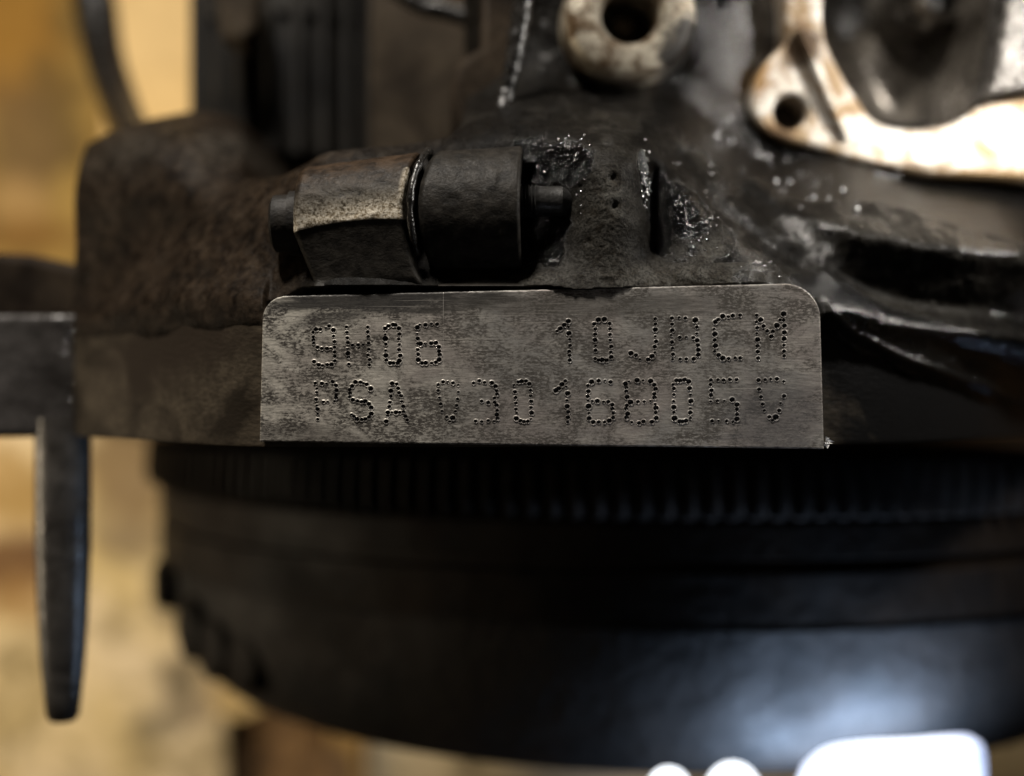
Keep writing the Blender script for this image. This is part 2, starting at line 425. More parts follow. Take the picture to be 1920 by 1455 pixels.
# ---- number pad with dot-punched characters -------------------------------------------------
Z6 = (560, 570, 6.0633); Z7 = (1000, 570, 6.0633); Z8 = (1240, 570, 5.197); Z1 = (480, 520, 3.5556)
CH = [
 ('9', Z6, '347,252,20 308,275,14 246,291,20 197,290,24 163,324,18 166,374,18 168,410,20 170,447,18 214,493,22 263,506,20 323,509,22 367,505,16 408,492,18 395,299,26 397,367,18 407,430,20 407,547,20 411,594,20 411,648,20 374,690,24 325,691,20 270,701,18 226,693,22 176,657,22'),
 ('H', Z6, '544,263,18 549,324,18 553,386,20 559,440,22 555,511,13 561,565,27 567,606,19 571,685,18 612,470,19 676,466,20 731,465,15 786,264,18 786,317,20 792,371,18 795,447,19 798,517,18 788,581,18 807,633,20 803,694,18'),
 ('0', Z6, '983,280,24 1021,251,22 1075,238,24 1100,242,22 1141,280,24 985,347,13 986,398,31 990,458,20 990,530,15 992,588,27 996,640,20 1146,344,22 1138,400,19 1146,463,18 1141,522,22 1155,588,24 1145,648,26 1128,676,24 1076,674,22 1039,674,24'),
 ('6', Z6, '1349,270,27 1378,238,13 1443,240,24 1509,228,16 1574,233,21 1347,341,15 1354,396,23 1353,452,18 1386,455,26 1440,452,16 1507,449,24 1560,445,24 1594,490,24 1597,538,22 1604,580,24 1597,635,27 1560,665,22 1512,673,17 1446,672,24 1402,674,22 1360,637,27 1358,575,22 1353,520,20'),
 ('P', Z6, '189,902,18 264,905,22 318,907,11 386,886,22 425,927,22 209,963,16 205,1005,17 431,985,24 426,1037,20 427,1070,22 407,1107,13 330,1112,13 282,1114,18 199,1087,20 208,1154,10 215,1197,24 217,1250,13 218,1311,17'),
 ('S', Z6, '818,964,28 774,915,22 735,902,16 703,891,21 645,890,25 607,936,24 582,975,21 584,1017,22 582,1057,20 616,1092,23 668,1105,20 713,1114,20 756,1108,26 799,1138,24 824,1181,26 826,1250,26 803,1287,22 758,1310,22 716,1315,20 662,1311,26 630,1279,20 601,1256,14'),
 ('A', Z6, '1062,905,25 1114,911,19 1067,937,16 1048,991,27 1131,961,21 1141,1010,20 1048,1050,20 1166,1047,21 1038,1119,20 1170,1109,17 1029,1169,20 1188,1165,23 1014,1234,24 1062,1233,13 1107,1234,25 1150,1233,18 1193,1225,19 1011,1272,17 1213,1277,22 996,1336,25 1234,1320,18'),
 ('0', Z1, '1215,716,11 1247,698,12 1278,699,8 1313,705,12 1348,719,8 1215,756,11 1223,803,9 1231,845,11 1240,893,9 1350,765,7 1344,812,10 1338,855,11 1330,894,9 1311,939,17 1272,932,11 1291,962,9'),
 ('3', Z1, '1451,706,11 1488,691,12 1524,702,11 1571,705,15 1597,728,14 1604,757,11 1608,780,12 1589,806,11 1591,834,12 1548,836,13 1504,827,11 1604,855,14 1608,889,11 1606,917,14 1610,942,13 1587,960,8 1548,956,10 1504,963,10 1465,959,11'),
 ('0', Z1, '1720,719,9 1750,698,12 1770,695,14 1800,692,12 1822,712,14 1726,765,13 1730,803,12 1733,839,11 1733,880,11 1737,905,9 1735,942,16 1763,957,12 1787,963,12 1812,961,12 1833,945,8 1837,905,15 1833,869,11 1835,828,13 1831,791,11 1830,755,11'),
 ('1', Z7, '398,199,27 350,242,24 306,281,25 270,309,17 399,262,13 404,336,28 411,405,16 417,473,19 407,541,20 412,588,19 414,642,22'),
 ('0', Z7, '738,183,28 807,178,29 692,228,22 867,225,21 706,285,20 872,285,20 704,345,21 871,349,20 701,413,26 874,412,18 708,478,15 885,486,22 707,530,21 881,548,19 702,623,19 742,640,20 782,640,28 832,642,23 885,606,24'),
 ('J', Z7, '1386,171,19 1388,230,19 1386,294,27 1387,368,11 1396,429,23 1381,487,22 1382,553,15 1350,597,27 1305,634,24 1212,632,12 1167,586,22 1109,563,28'),
 ('B', Z8, '102,140,18 173,132,12 234,139,17 331,161,27 104,199,17 106,258,20 97,304,10 346,227,17 345,290,13 179,327,17 243,324,12 310,329,17 349,357,22 104,373,19 109,432,15 355,403,20 360,450,22 360,497,22 114,492,19 109,540,13 183,538,15 243,538,16 314,537,20'),
 ('C', Z8, '597,122,24 651,125,15 696,116,20 768,111,17 552,155,19 526,178,23 514,246,14 521,297,25 519,353,18 526,410,24 519,463,15 558,500,22 597,531,25 655,533,17 720,527,15 769,527,18'),
 ('M', Z8, '929,111,16 967,157,24 925,177,15 935,233,18 995,217,19 929,288,12 1032,265,18 1072,319,21 1086,270,19 1125,213,27 1156,158,16 1191,101,26 1191,160,17 1199,214,22 1198,280,23 1195,341,23 938,350,24 938,410,19 939,467,20 942,530,19 1195,403,16 1195,463,18 1197,508,16'),
 ('1', Z7, '365,877,19 325,918,27 290,962,24 257,986,29 375,943,13 390,1019,28 381,1097,16 385,1166,27 397,1229,22 394,1291,23 390,1343,17'),
 ('6', Z7, '662,888,28 742,875,23 814,874,12 878,889,22 619,930,19 625,995,24 617,1053,22 620,1101,12 670,1106,16 726,1106,26 798,1113,15 851,1114,22 898,1147,22 897,1192,23 628,1165,31 634,1242,16 911,1240,21 634,1303,26 907,1294,22 681,1345,24 743,1343,21 808,1344,18 863,1329,26'),
 ('8', Z7, '1180,870,28 1247,872,13 1332,880,28 1087,885,11 1047,912,28 1373,921,24 1390,968,24 1057,952,22 1055,996,21 1065,1060,26 1375,1024,22 1377,1066,24 1104,1120,30 1189,1113,20 1260,1112,16 1332,1103,11 1385,1140,17 1394,1185,28 1063,1155,20 1055,1190,22 1072,1252,27 1060,1292,26 1391,1239,20 1397,1300,26 1117,1346,17 1201,1354,22 1252,1338,22 1347,1343,24'),
 ('0', Z8, '147,748,20 183,748,20 225,740,20 265,759,24 115,786,15 123,825,18 274,823,22 122,885,15 283,885,13 118,951,15 287,949,24 121,1008,24 282,1017,9 122,1058,15 282,1060,21 128,1117,27 180,1147,22 207,1147,20 240,1140,21 283,1113,14'),
 ('5', Z8, '483,744,18 552,740,15 605,745,18 668,737,18 733,739,17 479,788,17 488,844,20 484,891,20 480,951,13 546,945,16 613,946,7 690,935,24 737,983,23 737,1028,18 737,1077,18 736,1123,24 697,1150,14 637,1142,16 557,1140,12 494,1141,17'),
 ('V', Z8, '947,744,20 1012,740,16 1066,733,14 1125,732,19 1192,757,14 952,833,18 1194,900,19 971,907,17 1162,967,11 987,977,17 1003,1040,14 1149,1040,19 1114,1106,28 1051,1102,18 1082,1136,14'),
]
def build_pad():
    nc, nr = 1150, 330
    u = np.linspace(0, 1, nc); u = u-0.012*np.sin(2*np.pi*u)*0; v = np.linspace(0, 1, nr)
    U, Vv = np.meshgrid(u, v)
    # outline (mm): bottom line, top line with rounded corners, slightly leaning sides
    xb = (487-960)/16+U*(1545-487)/16; xt = (494-960)/16+U*(1537-494)/16
    ybot = (727.5-(828+U*14))/16
    ytop = (727.5-(556-U*26))/16
    xt_l = U[0]*(1537-494)/16
    wd = (1537-494)/16
    rl, rr = 2.6, 4.2
    dl = np.clip(rl-U*wd, 0, rl); dr = np.clip(rr-(1-U)*wd, 0, rr)
    ytop = ytop-(rl-np.sqrt(rl*rl-dl*dl))-(rr-np.sqrt(np.maximum(rr*rr-dr*dr, 0)))
    Y = ybot+(ytop-ybot)*Vv
    w = (Y-ybot)/18.0
    X = xb+(xt-xb)*np.clip(w, 0, 1)
    Z = .015*fbm(X, Y, 6, 2, 5)+.006*fbm(X*.25, Y*3, .5, 2, 9)
    # worn chamfer at edges
    de = np.minimum(np.minimum(Y-ybot, ytop-Y), np.minimum(U*wd, (1-U)*wd))
    Z -= .07*(1-sm(0, .16, de+.05*fbm(X, Y, .4, 2, 3)))
    cid = np.full(X.shape, -1, int); dep = np.zeros_like(Z); rim = np.zeros_like(Z)
    for ci, (ch, (ox, oy, sc), s) in enumerate(CH):
        for tok in s.split():
            a, b, r = map(float, tok.split(','))
            cx = (ox+a/sc-960)/16; cy = (727.5-(oy+b/sc))/16; r = max(r/sc/16*1.01, .15)
            i0 = int(np.clip((cx-xb[0, 0]-1.2)/66.2*nc, 0, nc-1)); i1 = int(np.clip((cx-xb[0, 0]+1.4)/65.0*nc, 1, nc))
            sl = (slice(None), slice(i0, i1))
            d = np.hypot(X[sl]-cx, Y[sl]-cy)/r
            k = -.55*r*np.clip(1-d**2, 0, 1)**.6
            m = k < dep[sl]; dep[sl] = np.where(m, k, dep[sl])
            cid[sl] = np.where(d < 1.0, ci, cid[sl])
            rim[sl] = np.maximum(rim[sl], .075*np.exp(-((d-1.18)/.16)**2))
    Z = Z+np.where(dep < -1e-4, dep, rim)
    V = np.stack([X, Y, Z], -1).reshape(-1, 3)
    F = grid_faces(nr, nc)
    fc = cid.reshape(-1)[F]
    fid = np.where((fc >= 0).sum(1) >= 2, fc.max(1), -1)
    # skirt (sides of the raised pad) appended to the pad
    i = np.arange(nr*nc).reshape(nr, nc)
    ring = np.concatenate([i[0, :-1], i[:-1, -1], i[-1, :0:-1], i[:0:-1, 0]])
    sk = V[ring].copy(); sk[:, 2] = -9
    V2 = np.concatenate([V, sk]); n = len(ring); b = len(V)
    j = np.arange(n); j2 = (j+1) % n
    SF = np.stack([ring[j2], ring[j], b+j, b+j2], -1)
    def compact(F):
        us, inv = np.unique(F, return_inverse=True); return V2[us], inv.reshape(F.shape)
    pv, pf = compact(np.concatenate([F[fid < 0], SF]))
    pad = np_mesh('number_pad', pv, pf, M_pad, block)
    pad.data.set_sharp_from_angle(angle=math.radians(60))
    pad['label'] = 'machined grey steel pad punched 9H06 10JBCM PSA 03016805V'
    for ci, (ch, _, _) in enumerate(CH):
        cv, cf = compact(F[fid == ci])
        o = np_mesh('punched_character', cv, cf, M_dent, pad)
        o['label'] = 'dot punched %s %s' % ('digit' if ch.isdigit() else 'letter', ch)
    return pad
pad = build_pad()

# ---- bell-housing flange: thick plate whose outer edge curves away left and right ---------------
fl = [(-92, -66), (-74, -50), (-63, -36), (-55, -27.5), (-47, -19), (-40, -11.5), (-35, -6.5), (-30.5, -3.2), (-26, -2.4), (0, -2.2), (30, -3.0), (36, -8.5), (44, -11.5), (52, -16.5), (60, -23), (70, -33), (90, -56)]
fs = [(p.x, p.y) for p in spline([(a, b, 0) for a, b in fl], 8)]
V = []; F = []
ys = [-7.0, -6.75, -6.4]+list(np.linspace(-5.5, 8.5, 15))+[9.2, 9.6]
for x, z in fs:
    for j, y in enumerate(ys):
        dz = -.08 if j == 0 else 0
        if y > 8.6: dz = -.5-(y-8.5)
        nz = .12*float(fbm(np.array([x]), np.array([y]), 3.0, 3, 4)[0])
        V.append((x, y, z+dz+nz))
n = len(ys)
for i in range(len(fs)-1):
    for j in range(n-1):
        a = i*n+j; F.append((a, a+n, a+n+1, a+1))
b0 = len(V)
for x, z in fs: V += [(x, -7.0, -150), (x, 9.6, -150)]
for i in range(len(fs)-1):
    F.append((b0+2*i, b0+2*i+2, (i+1)*n, i*n)); F.append((i*n+n-1, (i+1)*n+n-1, b0+2*i+3, b0+2*i+1))
mesh('bell_housing_flange', V, F, M_flange, block, True, 40)

# ---- the casting: one sculpted surface -----------------------------------------------------------
CP = [(600, 525, -.9), (800, 525, -.8), (1000, 522, -.6), (1200, 522, -.55), (1400, 528, -.8), (1300, 520, -.55), (1400, 505, -1.2), (540, 560, -3.0), (900, 560, -2.0), (1300, 560, -2), (1500, 570, -3.5),
 (650, 400, -8), (850, 400, -8), (600, 300, -12), (700, 280, -12), (850, 262, -10), (650, 245, -22), (850, 235, -18), (950, 262, -6.5),
 (1060, 300, -3.2), (1130, 290, -1.8), (1130, 400, 0.1), (1130, 470, -0.3), (1190, 300, -2.2), (1190, 420, -.9), (1100, 500, -.8),
 (1010, 400, -8), (1000, 330, -7.5), (1010, 450, -6),
 (1100, 258, -5), (1100, 228, -14), (1200, 235, -14), (1000, 225, -12),
 (1100, 170, -33), (1000, 100, -36), (1000, -30, -36), (1300, 150, -36), (1350, 50, -42), (1300, 230, -32), (1200, 100, -38), (1180, -40, -40),
 (1240, 400, -7), (1240, 320, -9), (1232, 470, -4.5), (1290, 400, -4.8), (1290, 460, -3.4), (1340, 485, -3.6), (1300, 340, -9), (1380, 430, -8), (1430, 500, -3.6),
 (1350, 330, -24), (1370, 240, -38), (1450, 300, -40), (1450, 400, -24), (1500, 480, -13), (1600, 430, -18), (1600, 345, -31), (1750, 400, -27), (1760, 455, -20), (1900, 450, -28), (1600, 520, -14), (1750, 540, -18), (1900, 540, -24), (1980, 600, -30),
 (1560, 580, -4.5), (1620, 640, -7.0), (1700, 650, -10), (1800, 680, -14), (1900, 720, -20), (1980, 740, -27), (1600, 560, -6),
 (1440, 200, -46), (1500, 200, -47), (1700, 320, -46), (1900, 340, -46), (1700, 100, -62), (1990, 200, -50), (1700, -40, -62), (1450, 40, -46),
 (560, 480, -5.5), (510, 570, -3.4), (450, 570, -4.9), (450, 450, -15), (380, 570, -10), (300, 570, -18.6), (230, 570, -28.5), (500, 350, -17), (420, 400, -21), (300, 450, -31), (200, 450, -38), (200, 300, -42), (300, 250, -42), (400, 260, -40), (440, 330, -30), (160, 570, -39), (150, 320, -46), (140, 480, -42),
 (560, 250, -50), (500, 200, -78), (600, 120, -85), (700, 200, -58), (800, 200, -46), (800, 40, -50), (900, 150, -42), (700, 40, -62), (480, 270, -52)]
def tps_fit(P3, lam=.15):
    n = len(P3); d = np.hypot(P3[:, None, 0]-P3[None, :, 0], P3[:, None, 1]-P3[None, :, 1])
    K = np.where(d > 0, d*d*np.log(d+1e-9), 0)+lam*np.eye(n)*20
    Q = np.c_[np.ones(n), P3[:, :2]]
    A = np.block([[K, Q], [Q.T, np.zeros((3, 3))]])
    return np.linalg.solve(A, np.r_[P3[:, 2], 0, 0, 0])
def pip(X, Y, poly):
    ins = np.zeros(X.shape, bool); n = len(poly)
    for i in range(n):
        x1, y1 = poly[i]; x2, y2 = poly[(i+1) % n]
        c = ((y1 > Y) != (y2 > Y)) & (X < (x2-x1)*(Y-y1)/(y2-y1+1e-12)+x1)
        ins ^= c
    return ins
def build_casting():
    P3 = np.array([tuple(P(*c)) for c in CP])
    w = tps_fit(P3)
    xs = np.arange(-72, 82, .16); ysv = np.arange(-4, 64, .16)
    X, Y = np.meshgrid(xs, ysv)
    Z = w[-3]+w[-2]*X+w[-1]*Y
    for k in range(len(P3)):
        d2 = (X-P3[k, 0])**2+(Y-P3[k, 1])**2
        Z = Z+w[k]*.5*d2*np.log(d2+1e-9)
    Z = np.clip(Z, -95, 1.0)
    # right of the pad: curved shoulder over the flange edge, then ridges sweeping away
    fz = np.interp(X, [a for a, b in fs], [b for a, b in fs])
    l1 = np.array([tuple(P(*p)) for p in [(1560, 600, -7), (1600, 632, -8), (1700, 682, -12), (1800, 715, -17), (1920, 748, -24), (2000, 770, -30)]])
    tl = Y-np.interp(X, l1[:, 0], l1[:, 1])
    Zr = fz+1.6*sm(-.9, 1.2, tl)+.10*np.clip(tl, 0, 9)-3.5*sm(-1.2, -3.2, tl)+.7*np.exp(-((tl-.6)/.7)**2)
    k = sm(36.0, 38.5, X)*(1-sm(4.0, 9.0, tl))
    Z = Z*(1-k)+Zr*k
    k = sm(-29.2, -30.0, X)*(1-sm(8.5, 15.0, Y))
    Z = Z*(1-k)+(fz+.30-.95*sm(8.4, 6.0, Y+.5*fbm(X, X*0, 9, 2, 77)))*k
    def along(pts):
        q = np.array([tuple(P(*p)) for p in pts]); best = np.full(X.shape, 1e9)
        for a, b in zip(q[:-1], q[1:]):
            d = b-a; t = np.clip(((X-a[0])*d[0]+(Y-a[1])*d[1])/(d[0]**2+d[1]**2), 0, 1)
            best = np.minimum(best, np.hypot(X-a[0]-t*d[0], Y-a[1]-t*d[1]))
        return best
    Z += 4.0*np.exp(-(along([(1430, 330, -22), (1500, 398, -19), (1600, 446, -18), (1750, 474, -20), (1990, 486, -27)])/2.6)**2)
    Z -= 3.5*np.exp(-(along([(1275, 290, -16), (1350, 390, -14), (1450, 470, -13), (1560, 530, -13), (1750, 572, -16), (1990, 590, -25)])/2.2)**2)
    Z += 1.6*np.exp(-(along([(1560, 580, -8), (1680, 610, -12), (1990, 660, -28)])/1.6)**2)
    Z -= 3.0*np.exp(-(along([(1232, 310, -3), (1238, 380, -3), (1236, 455, -3)])/1.25)**2)
    PX = 960+16*D*X/(D-Z); PY = 727.5-16*D*Y/(D-Z)
    def blob(px, py, rx, ry, z=0):
        q = P(px, py, z); s = 16*D/(D-z)
        return np.exp(-(((X-q.x)*s/rx)**2+((Y-q.y)*s/ry)**2))
    # attributes
    n_a = fbm(X, Y, 3.0, 4, 21); n_b = fbm(X, Y, 1.2, 3, 22)
    wet = np.zeros_like(X)
    for b in [(1065, 300, 50, 60, -3), (1000, 300, 45, 50, -7), (1020, 420, 45, 90, -8), (1238, 390, 26, 110, -7), (1300, 400, 55, 60, -5), (1212, 320, 16, 60, -2)]:
        wet = np.maximum(wet, blob(*b))
    wet = np.maximum(wet, sm(-22, -28, Z)*(X > 12)*.9)
    wet = np.maximum(wet, .8*sm(37, 40, X)*sm(5.5, 2.5, np.abs(tl-3))); wet = np.maximum(wet, .7*blob(1500, 540, 160, 40, -12)); wet = np.maximum(wet, .6*blob(1440, 500, 60, 25, -4))
    wet = np.maximum(wet, .42*(X > 18)*(Y > 15)); wet = np.maximum(wet, .36*(X > 4)*(Y > 29))
    wet = np.clip(sm(.38, .62, wet+.35*n_a), 0, 1)
    dust = np.zeros_like(X)
    for b in [(1140, 410, 62, 130, 0), (1250, 520, 260, 34, -1), (1000, 525, 120, 20, -1), (1340, 470, 70, 40, -4), (1620, 440, 150, 45, -18), (1850, 480, 90, 40, -22), (1620, 610, 60, 40, -7), (1750, 560, 150, 25, -17), (1340, 290, 60, 40, -22), (420, 270, 70, 70, -40), (250, 280, 120, 60, -42)]:
        dust = np.maximum(dust, blob(*b)*(1.0 if (b[1] > 380 and b[0] < 1400 and b[0] > 900) else .5))
    dust = np.clip(dust*1.15+.35*n_a-.05, 0, 1)*(.9)
    rust = np.clip(sm(-14, -26, X)*sm(22, 12, -Z*0+Y-10)*.0+sm(-22, -30, X)+.6*sm(-2, -14, X)*(Y > 27), 0, 1)
    rust = np.clip(rust*(.7+.6*n_a), 0, 1)*np.where(X > -20, .5, 1)
    gap = pip(X, Y, [tuple(P(*p)[:2]) for p in [(458, 335, -30), (520, 318, -14), (560, 292, -10), (600, 272, -10), (700, 262, -10), (840, 244, -10), (862, 225, -18), (862, -120, -40), (380, -120, -46), (398, 160, -46), (440, 235, -46)]])
    Z = np.where((X < 35.5) & (X > -29.3), np.minimum(Z, np.where(Y < 12.0-.55*sm(3, 8, X)+.045*np.clip(X-8, 0, 30), -2.6-.9*(11.9-Y), 9)), Z)
    crust = wet*sm(30, 24, X)*sm(33, 29, Y)
    # relief: lumps, pits, crusted runs
    amp = .10+.10*sm(-26, -60, X*0-Z)+.22*crust*(X > 0)
    Z = Z+amp*fbm(X, Y*1.15, 1.1, 3, 31)+.09*(1+dust)*np.clip(fbm(X*.7, Y*1.6, .8, 2, 33)-.1, 0, 1)*(X > 3)
    Z = Z+.45*fbm(X, Y, 6, 3, 35)*sm(-2, -9, Z)
    for (px, py, r, dp, z) in [(1150, 333, .55, .55, 0), (1152, 386, .55, .6, 0), (1090, 345, .3, .3, 0), (1105, 450, .3, .25, 0)]:
        q = P(px, py, z); Z -= dp*np.exp(-((X-q.x)**2+(Y-q.y)**2)/(r*r))
    lump = np.clip(vnoise(X*1.25, Y*1.25, 41), 0, 1)*np.clip(vnoise(X*.3, Y*.3, 43)+.3, 0, 1)
    Z += .3*lump*sm(33, 38, X)*sm(24, 18, Y)+.3*lump*crust*(X > 3)
    # outline on the left: the mounting ear
    ear = [tuple(P(*p)[:2]) for p in [(138, 620, -42), (146, 470, -44), (140, 380, -45), (134, 250, -46), (230, 212, -46), (285, 190, -46), (330, 160, -46), (395, 170, -46), (440, 220, -46), (540, 150, -60), (700, -60, -60), (2100, -100, -40), (2100, 900, -30), (138, 900, -40)]]
    keep = pip(X, Y, ear) & ~gap
    # push rim down so the ear has sides
    q = np.zeros_like(X); kk = keep.astype(float)
    for _ in range(6):
        kk = (kk+np.roll(kk, 1, 0)+np.roll(kk, -1, 0)+np.roll(kk, 1, 1)+np.roll(kk, -1, 1))/5
    side = (X < -5)&(kk < .98)
    Z = np.where(side, Z-9*(1-kk)**1.5, Z); Z = np.where(~keep, Z-40, Z)
    V = np.stack([X, Y, Z], -1).reshape(-1, 3); F = grid_faces(*X.shape)
    keep = keep & ((Y > 8.2) | (X > 35.5) | ((X < -29.3) & (Y > 6)))
    kf = keep.reshape(-1)[F].sum(1) >= 1
    # keep out of the port and the deep gap beside the motor
    port = pip(X, Y, [tuple(P(*p)[:2]) for p in [(1560, -80, -46), (1560, 60, -46), (1600, 150, -46), (1660, 215, -46), (1800, 205, -46), (1830, 150, -46), (1990, 120, -46), (1990, -80, -46)]])
    kf &= ~(port.reshape(-1)[F].all(1))
    F = F[kf]
    us, inv = np.unique(F, return_inverse=True)
    o = np_mesh('casting', V[us], inv.reshape(F.shape), M_cast, block)
    for nm, a in (('wet', wet), ('crust', crust), ('dust', dust), ('rust', rust)):
        at = o.data.attributes.new(nm, 'FLOAT', 'POINT'); at.data.foreach_set('value', a.reshape(-1)[us].astype(np.float32))
    def height(x, y):
        i = int(np.clip((x-xs[0])/.16, 0, len(xs)-1)); j = int(np.clip((y-ysv[0])/.16, 0, len(ysv)-1)); return Z[j, i]
    return height
HZ = build_casting()

# ---- clamp bosses with bolt ----------------------------------------------------------------------
def boss(name, px0, px1, yc, rad, edge, arch, bow0, bow1, mat, band_on, seed):
    nx, npf = 90, 110
    V = np.zeros((nx, npf, 3)); worn_lit = np.zeros((nx, npf)); rust = np.zeros((nx, npf))
    X0, X1 = (px0-960)/16, (px1-960)/16
    for i in range(nx):
        s = i/(nx-1)
        Yc = yc[0]+(yc[1]-yc[0])*s; R = rad[0]+(rad[1]-rad[0])*s
        endl = 1-.07*(1-min(1, s/.06))**2-.05*(1-min(1, (1-s)/.04))**2
        R *= endl; zc = -6.9
        ye = Yc+edge-arch*(s-.6)**2
        prof = []
        th0, th1 = math.radians(-35), math.acos(max(-1, min(1, (ye-Yc)/R)))
        na = 70
        for k in range(na):
            th = th0+(th1-th0)*k/(na-1); prof.append((Yc+R*math.cos(th), zc+R*math.sin(th)))
        pe = prof[-1]; pb = (12.0, -.35)
        for k in range(1, npf-na+1):
            t = k/(npf-na)
            if band_on: z = pe[1]-.14*min(1, t*10)-.75*t-.15*math.sin(math.pi*t)
            else: z = pe[1]+(pb[1]-pe[1])*t-.6*math.sin(math.pi*t**1.25)
            if t > .86: z += (pb[1]-z)*((t-.86)/.14)**1.5
            prof.append((pe[0]+(pb[0]-pe[0])*t, z))
        for k, (y, z) in enumerate(prof):
            x = X0+(X1-X0)*s
            dy = (y-Yc)
            x += (bow0*(1-s)+bow1*s)*dy*dy
            if band_on and k >= na: x += 2.3*(1-s)**3*((k-na)/(npf-na))
            V[i, k] = (x, y, z)
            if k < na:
                a = math.exp(-((k-na+1)/(3.5+5*s))**2)*(.6+.4*s) + (.40*math.exp(-((k-na+1)/11.0)**2))*(1-s) if band_on else 0
                worn_lit[i, k] = a; rust[i, k] = (1-sm(.45, .85, k/na))*band_on
        if band_on and s > .93: worn_lit[i, 44:na] = np.maximum(worn_lit[i, 44:na], .8*(s-.93)/.07)
    nz = fbm(V[..., 0]*1.0, V[..., 1]*1.3, 1.1, 3, seed)
    cast = np.zeros((nx, npf)); cast[:, :69] = 1
    V[..., 2] += .07*nz*cast+.015*nz; V[..., 1] += .05*nz*cast
    v = V.reshape(-1, 3); F = grid_faces(nx, npf)[:, ::-1]
    # end faces fan down to the axis
    v = list(map(tuple, v)); fl_ = [tuple(f) for f in F]
    for side, i in ((0, 0), (1, nx-1)):
        c = len(v); v.append((V[i, 40, 0], (yc[side])*1.0, -9))
        for k in range(npf-1):
            a, b = i*npf+k, i*npf+k+1
            fl_.append((a, b, c) if side == 0 else (b, a, c))
    o = mesh(name, v, fl_, mat, block, True, 38)
    wv = np.zeros(len(v)); wv[:nx*npf] = worn_lit.reshape(-1); rv = np.zeros(len(v)); rv[:nx*npf] = rust.reshape(-1)
    for nm, a in (('worn_lit', wv), ('rust', rv)):
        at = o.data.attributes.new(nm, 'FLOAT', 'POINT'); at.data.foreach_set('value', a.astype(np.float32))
    return o
boss('bolt_boss', 549, 757, (19.9, 20.9), (7.0, 7.9), -.75, 2.2, 0.004, .028, M_boss, 1.0, 51)['label'] = 'left boss with a rubbed edge painted bright as if lit'
boss('bolt_boss', 784, 975, (20.9, 21.2), (8.0, 8.3), -7.2, 0.1, .030, .006, M_boss, 0.0, 52)['label'] = 'right boss darkened by oil'
# sealing bead squeezed out between the bosses
bead = []
for k in range(40):
    th = math.radians(-40+170*k/39); y = 20.9+8.05*math.cos(th); z = -6.9+8.05*math.sin(th)
    if y < 17: z = -.2-(17-y)*.55; 
    bead.append((-11.85+.029*(y-20.9)**2, y, z))
tube('sealant_bead', bead, [.42+.12*math.sin(k*1.3)*math.sin(k*.37) for k in range(40)], M_black, block, 10)
# flange bolt: head on the left, threaded tip on the right
ba = P(512, 407, -5.5)
bh = lathe('clamp_bolt', (ba.x, 19.9, -5.2), (1, .02, 0), [(0, 2.9), (.35, 3.45), (2.2, 3.5), (2.25, 3.9), (3.4, 3.9)], 24, mat_grime('bolt_head_grime', (.005, .0045, .004), (.016, .013, .010), (.55, .7), .3, .4, 0, 1.6, spec=.2), block, sharp=30, phase=.2)
M_tip = mat_grime('dull_bolt_steel', (.012, .012, .012), (.035, .034, .032), (.35, .5), .3, .3, .2, 1.6)
tp = [(0, 1.75)]
for k in range(11): tp += [(k*.42, 1.72), (k*.42+.21, 2.05)]
tp += [(4.9, 1.8), (7.6, 1.8), (7.7, 1.7), (9.6, .8), (9.65, .3)]
lathe('bolt_tip', ((935-960)/16, 22.5, -4.2), (1, .0, 0), tp, 28, M_tip, block, sharp=30)

# ---- tapered stud and boss at the far left ---------------------------------------------------------
c = P(118, 800, -40)
lathe('tapered_stud', (c.x, -6.5, -40), (0, -1, .0), [(-2, 4.0), (0, 4.0), (10, 4.0), (18, 3.97)]+[(18.4+.6*k, 3.95-.0105*k-.0007*k*k-(.10 if k % 2 else 0)) for k in range(32)]+[(38.5, 2.75), (42.0, 2.35), (42.8, 1.8)], 32, mat_grime('oiled_stud_steel', (.03, .027, .024), (.10, .092, .083), (.22, .42), .12, .4, .1, .9), block, sharp=40)
bx0, bx1 = P(-260, 700, -37).x, P(214, 700, -37).x
sec = [(bx0, -70), (bx0, -37)] + [(bx1-9.5+0*k, -37) for k in range(1)] + [(bx1-6.3, -37.2), (bx1-5.2, -38.2), (bx1-4.6, -40.0), (bx1-3.6, -40.6), (bx1-2.6, -39.3), (bx1-1.6, -38.8), (bx1-.5, -39.6), (bx1, -41.5), (bx1, -70)]
V = []; F = []
yy = [-7.2, -6.9, -6.3]+list(np.linspace(-5, 9.4, 14))+[10.2, 10.6, 10.8]
for j, y in enumerate(yy):
    ins = {0: .6, 1: .2, len(yy)-1: .8, len(yy)-2: .3}.get(j, 0)
    for (x, z) in sec: V.append((x, y, z-ins+.25*float(fbm(np.array([x*1.0]), np.array([y]), 2.5, 3, 61)[0])))
n = len(sec)
for j in range(len(yy)-1):
    for i in range(n-1):
        a = j*n+i; F.append((a, a+1, a+n+1, a+n))
F.append(tuple(range(n))[::-1]); F.append(tuple(range((len(yy)-1)*n, len(yy)*n)))
mesh('stud_boss', V, F, mat_grime('stud_boss_iron', (.030, .027, .025), (.10, .092, .088), (.2, .45), .07, .6, .2, .9), block, True, 50)
arm = [P(-260, 470, -55), P(60, 478, -52), P(170, 500, -48), P(180, 600, -48), P(-260, 610, -52)]
slab('housing_arm', [p[:2] for p in arm], -70, -50, M_brown, block, 1.5)

